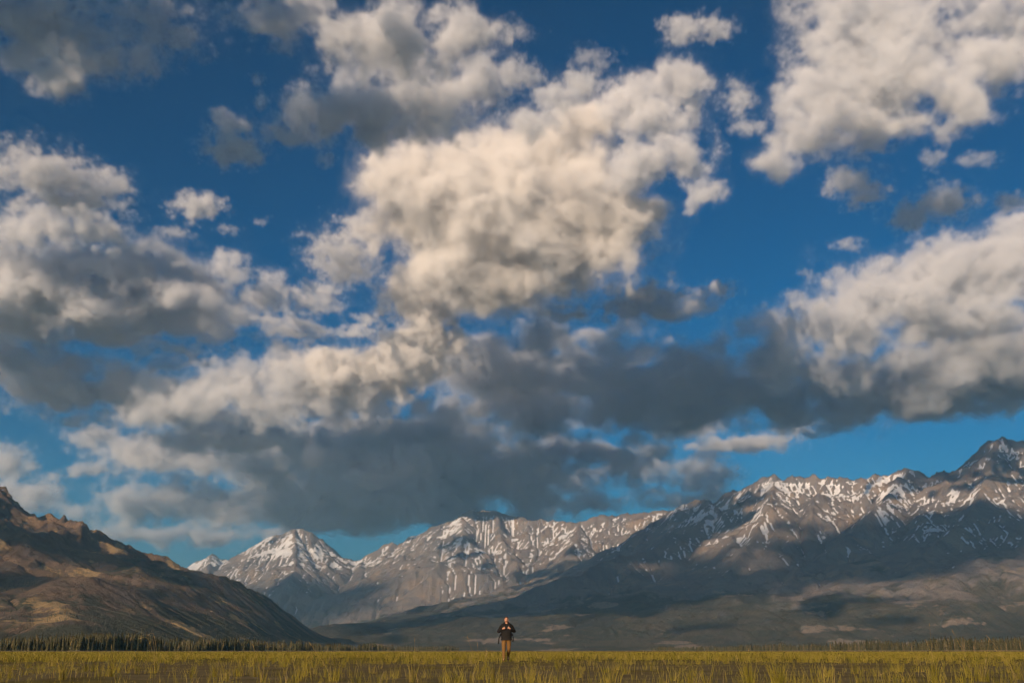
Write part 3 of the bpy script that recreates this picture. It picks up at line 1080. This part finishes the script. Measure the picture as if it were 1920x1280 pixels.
def cloud(name, label, Y, blobs, dens=0.0095, wave=0.75, ragged=1.2, voxel=1.9, seed=0, depth=1.0, edge=0.5, fill=0.1, bright=False, cap=2.2e6):
    """blobs: ('c', px, py, rx, rz) billow seen from the side, radii in photo pixels;
              ('p', px, py, rx, ry) flat sheet seen from below, ry its apparent height in photo pixels."""
    rng = random.Random(seed)
    dens *= min(1.3, 9000.0 / Y)
    B = []
    for b in blobs:
        if b[0] == 'w':
            B.append((Vector(b[1]), Vector(b[2])))
            continue
        k, px, py, rx, rz = b[:5]
        dy = b[5] if len(b) > 5 else 0.0
        c = at(px, py, Y * (1 + dy))
        D = (c - Vector((0, 0, CAM_H))).length
        s = D / FPX
        if k == 'c':
            B.append((c, Vector((rx * s, depth * 0.5 * (rx + rz) * s, rz * s))))
        else:
            sin_e = max(0.12, (c.z - CAM_H) / D)
            B.append((c, Vector((rx * s, rz * s / sin_e, max(0.22 * rx * s * 0.5, 0.35 * rz * s)))))
    mg = (1.5, 1.35, 1.45)
    lo = Vector([min(c[i] - mg[i] * r[i] for c, r in B) for i in range(3)])
    hi = Vector([max(c[i] + mg[i] * r[i] for c, r in B) for i in range(3)])
    lo.z = max(lo.z, 2092.0)                # clouds stay above the hazy valley air
    org = Vector(((lo.x + hi.x) / 2, (lo.y + hi.y) / 2, lo.z))
    lo, hi = lo - org, hi - org
    B = [(c - org, r) for c, r in B]
    D = (org.length)
    vs_ = D / 996.0 * voxel
    size = hi - lo
    while (size.x / vs_) * (size.y / vs_ ) * (size.z / vs_) > cap:
        vs_ *= 1.1
    res = [max(8, int(size[i] / (vs_ * (1.0, 1.6, 1.0)[i]))) for i in range(3)]
    rmean = sum(sorted([(r.x + r.z) / 2 for _, r in B])[len(B) // 2:]) / max(1, len(B) - len(B) // 2)

    t = bpy.data.node_groups.new(name + '_shape', 'GeometryNodeTree')
    t.interface.new_socket('Geometry', in_out='OUTPUT', socket_type='NodeSocketGeometry')
    n, l = t.nodes, t.links
    out = n.new('NodeGroupOutput')

    def math_(op, a, b=None, c=None):
        m = n.new('ShaderNodeMath')
        m.operation = op
        for i, v in enumerate((a, b, c)):
            if v is None: continue
            if isinstance(v, (int, float)): m.inputs[i].default_value = v
            else: l.new(v, m.inputs[i])
        return m.outputs[0]

    def vmath(op, a, b=None, scale=None):
        m = n.new('ShaderNodeVectorMath')
        m.operation = op
        for i, v in enumerate((a, b)):
            if v is None: continue
            if isinstance(v, (tuple, Vector)): m.inputs[i].default_value = tuple(v)
            else: l.new(v, m.inputs[i])
        if scale is not None: m.inputs['Scale'].default_value = scale
        return m.outputs['Value'] if op in ('LENGTH', 'DISTANCE') else m.outputs[0]

    pos = n.new('GeometryNodeInputPosition').outputs[0]
    off = (rng.uniform(-9e4, 9e4), rng.uniform(-9e4, 9e4), rng.uniform(-9e4, 9e4))
    ps = vmath('ADD', pos, off)
    W = rmean * wave

    def noise(wl_, detail, rough, color=False, src=ps, dist=0.0):
        x = n.new('ShaderNodeTexNoise')
        x.noise_dimensions = '3D'
        x.inputs['Scale'].default_value = 1.0 / wl_
        x.inputs['Detail'].default_value = detail
        x.inputs['Roughness'].default_value = rough
        x.inputs['Distortion'].default_value = dist
        l.new(src, x.inputs['Vector'])
        return x.outputs['Color'] if color else x.outputs[0]

    # warp the billows so that no outline stays round
    w1 = vmath('SUBTRACT', noise(1.3 * W, 2, 0.5, True), (0.5, 0.5, 0.5))
    pw = vmath('ADD', pos, vmath('SCALE', w1, scale=1.5 * W * ragged))
    best = None
    for c, r in B:
        q = vmath('DIVIDE', vmath('SUBTRACT', pw, c), r)
        d = math_('SUBTRACT', 1.0, vmath('LENGTH', q))
        if best is None: best = d
        else: best = math_('SMOOTH_MAX', best, d, 0.25)
    vw = vmath('ADD', ps, vmath('SCALE', vmath('SUBTRACT', noise(0.5 * W, 1.5, 0.5, True), (0.5, 0.5, 0.5)), scale=0.35 * W))
    f1 = math_('SUBTRACT', noise(0.9 * W, 6.5, 0.74, src=vw), 0.5)
    vo = n.new('ShaderNodeTexVoronoi')
    vo.feature = 'F1'
    vo.inputs['Scale'].default_value = 1.0 / (0.42 * W)
    vo.inputs['Detail'].default_value = 1.5
    vo.inputs['Roughness'].default_value = 0.55
    l.new(vw, vo.inputs['Vector'])
    bill = math_('SUBTRACT', 0.42, vo.outputs['Distance'])
    f = math_('MULTIPLY_ADD', f1, 3.6 * ragged, math_('ADD', best, fill))
    f = math_('MULTIPLY_ADD', bill, 0.2 * ragged, f)
    mr = n.new('ShaderNodeMapRange')
    mr.interpolation_type = 'LINEAR'
    mr.inputs['From Min'].default_value = 0.0
    mr.inputs['From Max'].default_value = edge
    l.new(f, mr.inputs['Value'])
    # a thin torn veil hangs around the solid part
    ve = n.new('ShaderNodeMapRange')
    ve.interpolation_type = 'SMOOTHSTEP'
    ve.inputs['From Min'].default_value = -0.45
    ve.inputs['From Max'].default_value = 0.35
    ve.inputs['To Max'].default_value = 0.06
    l.new(f, ve.inputs['Value'])
    body_ = math_('ADD', math_('POWER', mr.outputs[0], 1.3), ve.outputs[0])
    vc = n.new('GeometryNodeVolumeCube')
    vc.inputs['Min'].default_value = lo
    vc.inputs['Max'].default_value = hi
    for i, a in enumerate('XYZ'):
        vc.inputs['Resolution ' + a].default_value = res[i]
    l.new(math_('MULTIPLY', body_, dens / 0.02), vc.inputs['Density'])
    sm = n.new('GeometryNodeSetMaterial')
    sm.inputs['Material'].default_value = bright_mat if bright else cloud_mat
    l.new(vc.outputs[0], sm.inputs['Geometry'])
    l.new(sm.outputs[0], out.inputs[0])
    vd = bpy.data.volumes.new(name)
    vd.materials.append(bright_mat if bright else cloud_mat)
    o = bpy.data.objects.new(name, vd)
    o.location = org
    col.objects.link(o)
    mod = o.modifiers.new('billows', 'NODES')
    mod.node_group = t
    tag(o, label, 'cloud', 'clouds in the sky')
    return o


cloud_mat = cloud_material('cloud_vapour', 0.02, 0.0, (0.885, 0.915, 0.965))  # bluish albedo puts the blue of skylit shade into the cloud colour
bright_mat = cloud_material('brightened_cloud_vapour', 0.02, 0.0, (0.975, 0.978, 0.985))  # paler albedo puts the glow of the central clouds into their colour

CLOUDS = [
    # label, depth, blobs, options
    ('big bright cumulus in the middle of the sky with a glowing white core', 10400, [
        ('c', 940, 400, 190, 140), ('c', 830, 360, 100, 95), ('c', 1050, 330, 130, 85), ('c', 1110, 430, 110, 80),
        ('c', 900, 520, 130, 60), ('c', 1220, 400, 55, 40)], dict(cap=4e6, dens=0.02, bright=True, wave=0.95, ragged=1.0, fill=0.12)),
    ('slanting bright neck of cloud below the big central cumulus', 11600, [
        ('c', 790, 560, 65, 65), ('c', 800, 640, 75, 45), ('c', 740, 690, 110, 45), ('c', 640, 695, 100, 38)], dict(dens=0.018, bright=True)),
    ('bright domed tower of cloud right above the big central cumulus', 9600, [
        ('c', 1180, 195, 55, 55), ('c', 1265, 175, 62, 50), ('c', 1225, 235, 85, 34), ('c', 1285, 300, 55, 38),
        ('c', 1200, 310, 80, 34), ('c', 1315, 360, 36, 24)], dict(wave=0.9, fill=0.1)),
    ('row of small pale puffs rising behind the big central cumulus', 6800, [
        ('c', 1040, 185, 45, 30), ('c', 1085, 165, 35, 30), ('c', 970, 140, 45, 22), ('c', 1000, 230, 60, 25)], dict(dens=0.008, fill=0.1)),
    ('long bank of sunlit heaps rising from lower left to the centre', 11800, [
        ('c', 570, 715, 110, 50), ('c', 450, 725, 100, 45), ('c', 350, 755, 90, 45), ('c', 280, 780, 60, 26),
        ('c', 640, 740, 90, 36), ('c', 510, 765, 80, 30)], dict(cap=2.5e6)),
    ('grey underside below the long bank of sunlit heaps', 15000, [
        ('p', 450, 815, 220, 34), ('p', 700, 785, 190, 40)], dict(cap=2e6, wave=0.7, ragged=1.25, fill=-0.02)),
    ('dark blue grey cloud sheet right of the centre under the big cumulus', 15600, [
        ('p', 960, 720, 160, 95), ('p', 1100, 670, 150, 50), ('p', 1230, 735, 230, 75)], dict(cap=2e6, wave=0.7, ragged=1.2, fill=0.02)),
    ('dark slanting underside of the long cloud bank at the right edge', 14300, [
        ('p', 1450, 740, 260, 55), ('p', 1680, 720, 260, 60), ('p', 1880, 670, 220, 75)], dict(cap=2.5e6, wave=0.75, ragged=1.1, fill=0.08)),
    ('row of pale heaped tops climbing to the right edge above a dark base', 12700, [
        ('c', 1470, 618, 80, 38), ('c', 1580, 608, 110, 42), ('c', 1650, 560, 100, 50), ('c', 1760, 530, 110, 52),
        ('c', 1860, 505, 95, 56), ('c', 1930, 450, 60, 50), ('c', 1730, 590, 130, 28)], dict(cap=3e6)),
    ('wide low grey cloud sheet above the snowy middle mountains', 19500, [
        ('p', 640, 860, 330, 50), ('p', 900, 880, 280, 60), ('p', 700, 945, 300, 34), ('p', 1120, 870, 110, 45)], dict(cap=3e6, wave=0.6, ragged=1.3, dens=0.011, fill=-0.02)),
    ('small bright puff embedded in the low grey sheet', 14800, [
        ('c', 750, 868, 55, 26), ('c', 700, 890, 45, 18), ('c', 790, 850, 30, 14)], dict(dens=0.012, fill=0.3)),
    ('low sunlit cumulus left of the middle mountains under the grey sheet', 22000, [
        ('c', 240, 945, 50, 42), ('c', 330, 940, 80, 36), ('c', 430, 950, 90, 30), ('c', 510, 958, 50, 18)], {}),
    ('bright puff just above the left mountain ridge', 23000, [
        ('c', 20, 925, 55, 30), ('c', 75, 930, 45, 30), ('c', 145, 958, 38, 20)], {}),
    ('thin sunlit streak of cloud in the blue gap at left', 20200, [
        ('c', 190, 820, 60, 14), ('c', 290, 850, 100, 28), ('c', 390, 868, 70, 18), ('c', 170, 880, 45, 12)], {}),
    ('bright rounded heap of cloud at the left edge', 11400, [
        ('c', 20, 540, 130, 75), ('c', 110, 500, 70, 40), ('c', 150, 560, 70, 45)], dict(cap=2e6)),
    ('large dark cloud right of the bright heap at the left edge', 12000, [
        ('p', 280, 540, 150, 65), ('p', 340, 600, 120, 45), ('p', 180, 600, 200, 40)], {}),
    ('dark low layer of cloud at the left edge above the blue gap', 13600, [
        ('p', 60, 700, 130, 50), ('p', 230, 740, 200, 32), ('p', 310, 670, 80, 22)], {}),
    ('pair of pale puffs between the dark left cloud and the centre', 12200, [
        ('c', 430, 505, 42, 32), ('c', 500, 552, 55, 32), ('c', 590, 562, 48, 28), ('p', 550, 620, 70, 28)], {}),
    ('dark ragged shred of cloud touching the big cumulus on its left', 10700, [
        ('p', 640, 490, 60, 45), ('p', 690, 430, 60, 30)], dict(dens=0.01)),
    ('wide cloud with bright left lobes above the centre left', 5300, [
        ('c', 600, 215, 70, 50), ('c', 680, 195, 90, 60), ('c', 790, 190, 100, 65), ('c', 890, 150, 65, 50),
        ('c', 550, 258, 55, 22), ('p', 760, 235, 100, 35)], dict(cap=2e6)),
    ('flat pale cloud fragment left of the wide upper cloud', 5200, [
        ('c', 430, 235, 38, 22), ('c', 440, 280, 55, 26)], dict(dens=0.012)),
    ('soft grey cloud at the top edge left of the middle', 4500, [
        ('p', 560, 30, 140, 50), ('c', 720, 70, 110, 55), ('c', 850, 75, 70, 42)], dict(dens=0.012)),
    ('dim grey cloud in the top left corner', 4200, [
        ('p', 40, 40, 110, 75), ('c', 110, 135, 55, 38), ('p', 130, 60, 90, 60)], dict(dens=0.01)),
    ('dim grey cloud with two lobes along the top edge at left', 4300, [
        ('p', 290, 45, 75, 55), ('c', 200, 115, 36, 26), ('c', 270, 115, 36, 26)], dict(dens=0.01)),
    ('tall bright cloud reaching down from the top edge at right', 5000, [
        ('c', 1630, 50, 115, 85), ('c', 1560, 150, 75, 65), ('c', 1660, 150, 110, 65), ('c', 1500, 230, 55, 50),
        ('c', 1460, 300, 48, 28), ('p', 1600, 240, 130, 50)], dict(cap=3e6)),
    ('cloud with a pale crest in the top right corner', 4900, [
        ('c', 1870, 110, 80, 50), ('c', 1810, 190, 45, 45), ('p', 1880, 30, 120, 45)], {}),
    ('small hooked cloud alone near the top right of the middle', 4900, [
        ('c', 1275, 55, 32, 24), ('c', 1330, 55, 42, 18)], dict(dens=0.012)),
    ('small cloud with dark right half below the tall right cloud', 6200, [
        ('c', 1590, 340, 42, 24), ('p', 1625, 365, 38, 24)], {}),
    ('small pale cloud alone in the blue at right', 6600, [
        ('c', 1710, 405, 45, 24), ('c', 1770, 380, 45, 32)], {}),
    ('tiny pale cloud alone in the blue at left', 6400, [
        ('c', 365, 385, 45, 20)], dict(dens=0.014)),
    ('dark cloud with one bright tip near the left edge', 5800, [
        ('p', 110, 350, 90, 55), ('c', 200, 348, 36, 22), ('p', 180, 440, 55, 30)], dict(dens=0.012)),
    ('ragged pale puff above the bright heap at the left edge', 7200, [
        ('c', 60, 425, 55, 36), ('c', 110, 435, 32, 24)], {}),
    ('dark puff hanging in the blue right of the big cumulus', 11700, [
        ('p', 1200, 570, 85, 36), ('c', 1255, 575, 40, 24), ('p', 1060, 590, 70, 18)], dict(dens=0.012)),
    ('thin pale wisp above the dark band right of the centre', 11200, [
        ('c', 1340, 545, 45, 14), ('c', 1310, 572, 45, 16)], dict(dens=0.008)),
    ('bright low cumulus behind the right mountain shoulder', 22500, [
        ('c', 1320, 890, 70, 34), ('c', 1235, 885, 45, 22), ('c', 1290, 935, 110, 14)], {}),
    ('flat pale streak above the low cumulus at right', 21000, [
        ('c', 1390, 830, 95, 13), ('c', 1300, 800, 60, 14), ('c', 1500, 805, 50, 7)], dict(dens=0.014)),
    ('grey puff at the left edge over the blue gap', 18000, [
        ('c', 15, 865, 42, 28)], {}),
    ('hazy low cloud line above the valley between left and middle mountains', 30000, [
        ('c', 260, 1005, 110, 14), ('c', 400, 1010, 90, 14), ('c', 520, 1000, 60, 10)], dict(dens=0.01)),
    ('tiny shred of cloud between the two left upper clouds', 5600, [('c', 482, 150, 14, 10), ('c', 490, 190, 12, 16)], dict(dens=0.008)),
    ('tiny shred of cloud under the wide upper cloud', 6200, [('c', 612, 300, 18, 14)], dict(dens=0.008)),
    ('veil of torn wisps above the bright domed tower', 6400, [('c', 1110, 110, 40, 16), ('c', 1090, 150, 36, 20), ('c', 950, 60, 50, 16)], dict(dens=0.004, fill=0.05, ragged=1.3)),
    ('ragged wisp right of the bright domed tower', 7200, [('c', 1385, 185, 26, 34), ('c', 1400, 240, 26, 14)], dict(dens=0.006, fill=0.1, ragged=1.3)),
    ('faint wisp between the tall right cloud and the small right cloud', 6400, [('c', 1750, 295, 18, 20), ('c', 1830, 300, 36, 10)], dict(dens=0.005, fill=0.1)),
    ('tiny cloud at the right edge in the blue', 6500, [('c', 1895, 378, 30, 14)], dict(dens=0.008)),
    ('tiny curled wisp in the blue at right', 8800, [('c', 1590, 458, 28, 10)], dict(dens=0.006)),
    ('tiny dash of cloud above the row of pale tops', 9200, [('c', 1510, 512, 16, 7), ('c', 1480, 552, 18, 7)], dict(dens=0.006)),
    ('faint flat wisps in the blue at left', 8400, [('c', 325, 435, 34, 9), ('c', 430, 432, 24, 6), ('c', 490, 415, 16, 6)], dict(dens=0.006)),
    ('short pale streaks left of the slanting neck of cloud', 11000, [('c', 685, 597, 30, 10), ('c', 665, 622, 50, 9)], dict(dens=0.008)),
    ('pale torn fringe under the dark right underside', 15500, [('c', 1780, 760, 120, 9), ('c', 1880, 730, 60, 9), ('c', 1530, 805, 40, 8)], dict(dens=0.01)),
    ('small ragged puffs over the snowy shoulder at right', 21000, [('c', 1210, 845, 40, 12), ('c', 1170, 880, 40, 14), ('c', 1100, 945, 80, 10)], dict(dens=0.01)),
]
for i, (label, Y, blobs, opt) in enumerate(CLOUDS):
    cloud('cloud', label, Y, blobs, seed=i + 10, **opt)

# unseen clouds added outside the view; their shadows darken chosen slopes and clouds
SHADE = [
    ('small unseen cloud added to shade the left mountain foot', (20, 1125, 3200), 2700, (300, 280, 130)),
    ('unseen cloud added to shade the lower middle slopes', (1050, 1120, 8000), 3000, (1300, 1300, 480)),
    ('unseen cloud added to shade the right middle slopes', (1700, 1030, 7900), 3600, (1500, 1000, 420)),
    ('unseen cloud added to shade the first snowy peak foot', (570, 1120, 12300), 4200, (900, 900, 330)),
    ('unseen cloud added to shade the dark left cloud', (300, 560, 12000), 5800, (760, 760, 420)),
    ('unseen cloud added to shade the low left layer', (150, 700, 13600), 5400, (900, 900, 300)),
    ('unseen cloud added to shade the top left clouds', (130, 50, 4250), 3900, (560, 480, 270)),
    ('unseen cloud added to shade the top edge cloud', (480, 10, 4500), 4300, (260, 260, 170)),
]
for i, (label, (px, py, Y), alt, rad) in enumerate(SHADE):
    p = at(px, py, Y)
    c = p + sun_dir * ((alt - p.z) / sun_dir.z)
    cloud('cloud', label, Y, [('w', tuple(c), rad)], seed=200 + i, voxel=9.0, cap=2e5, wave=0.8, ragged=1.35, fill=0.05, dens=0.016)
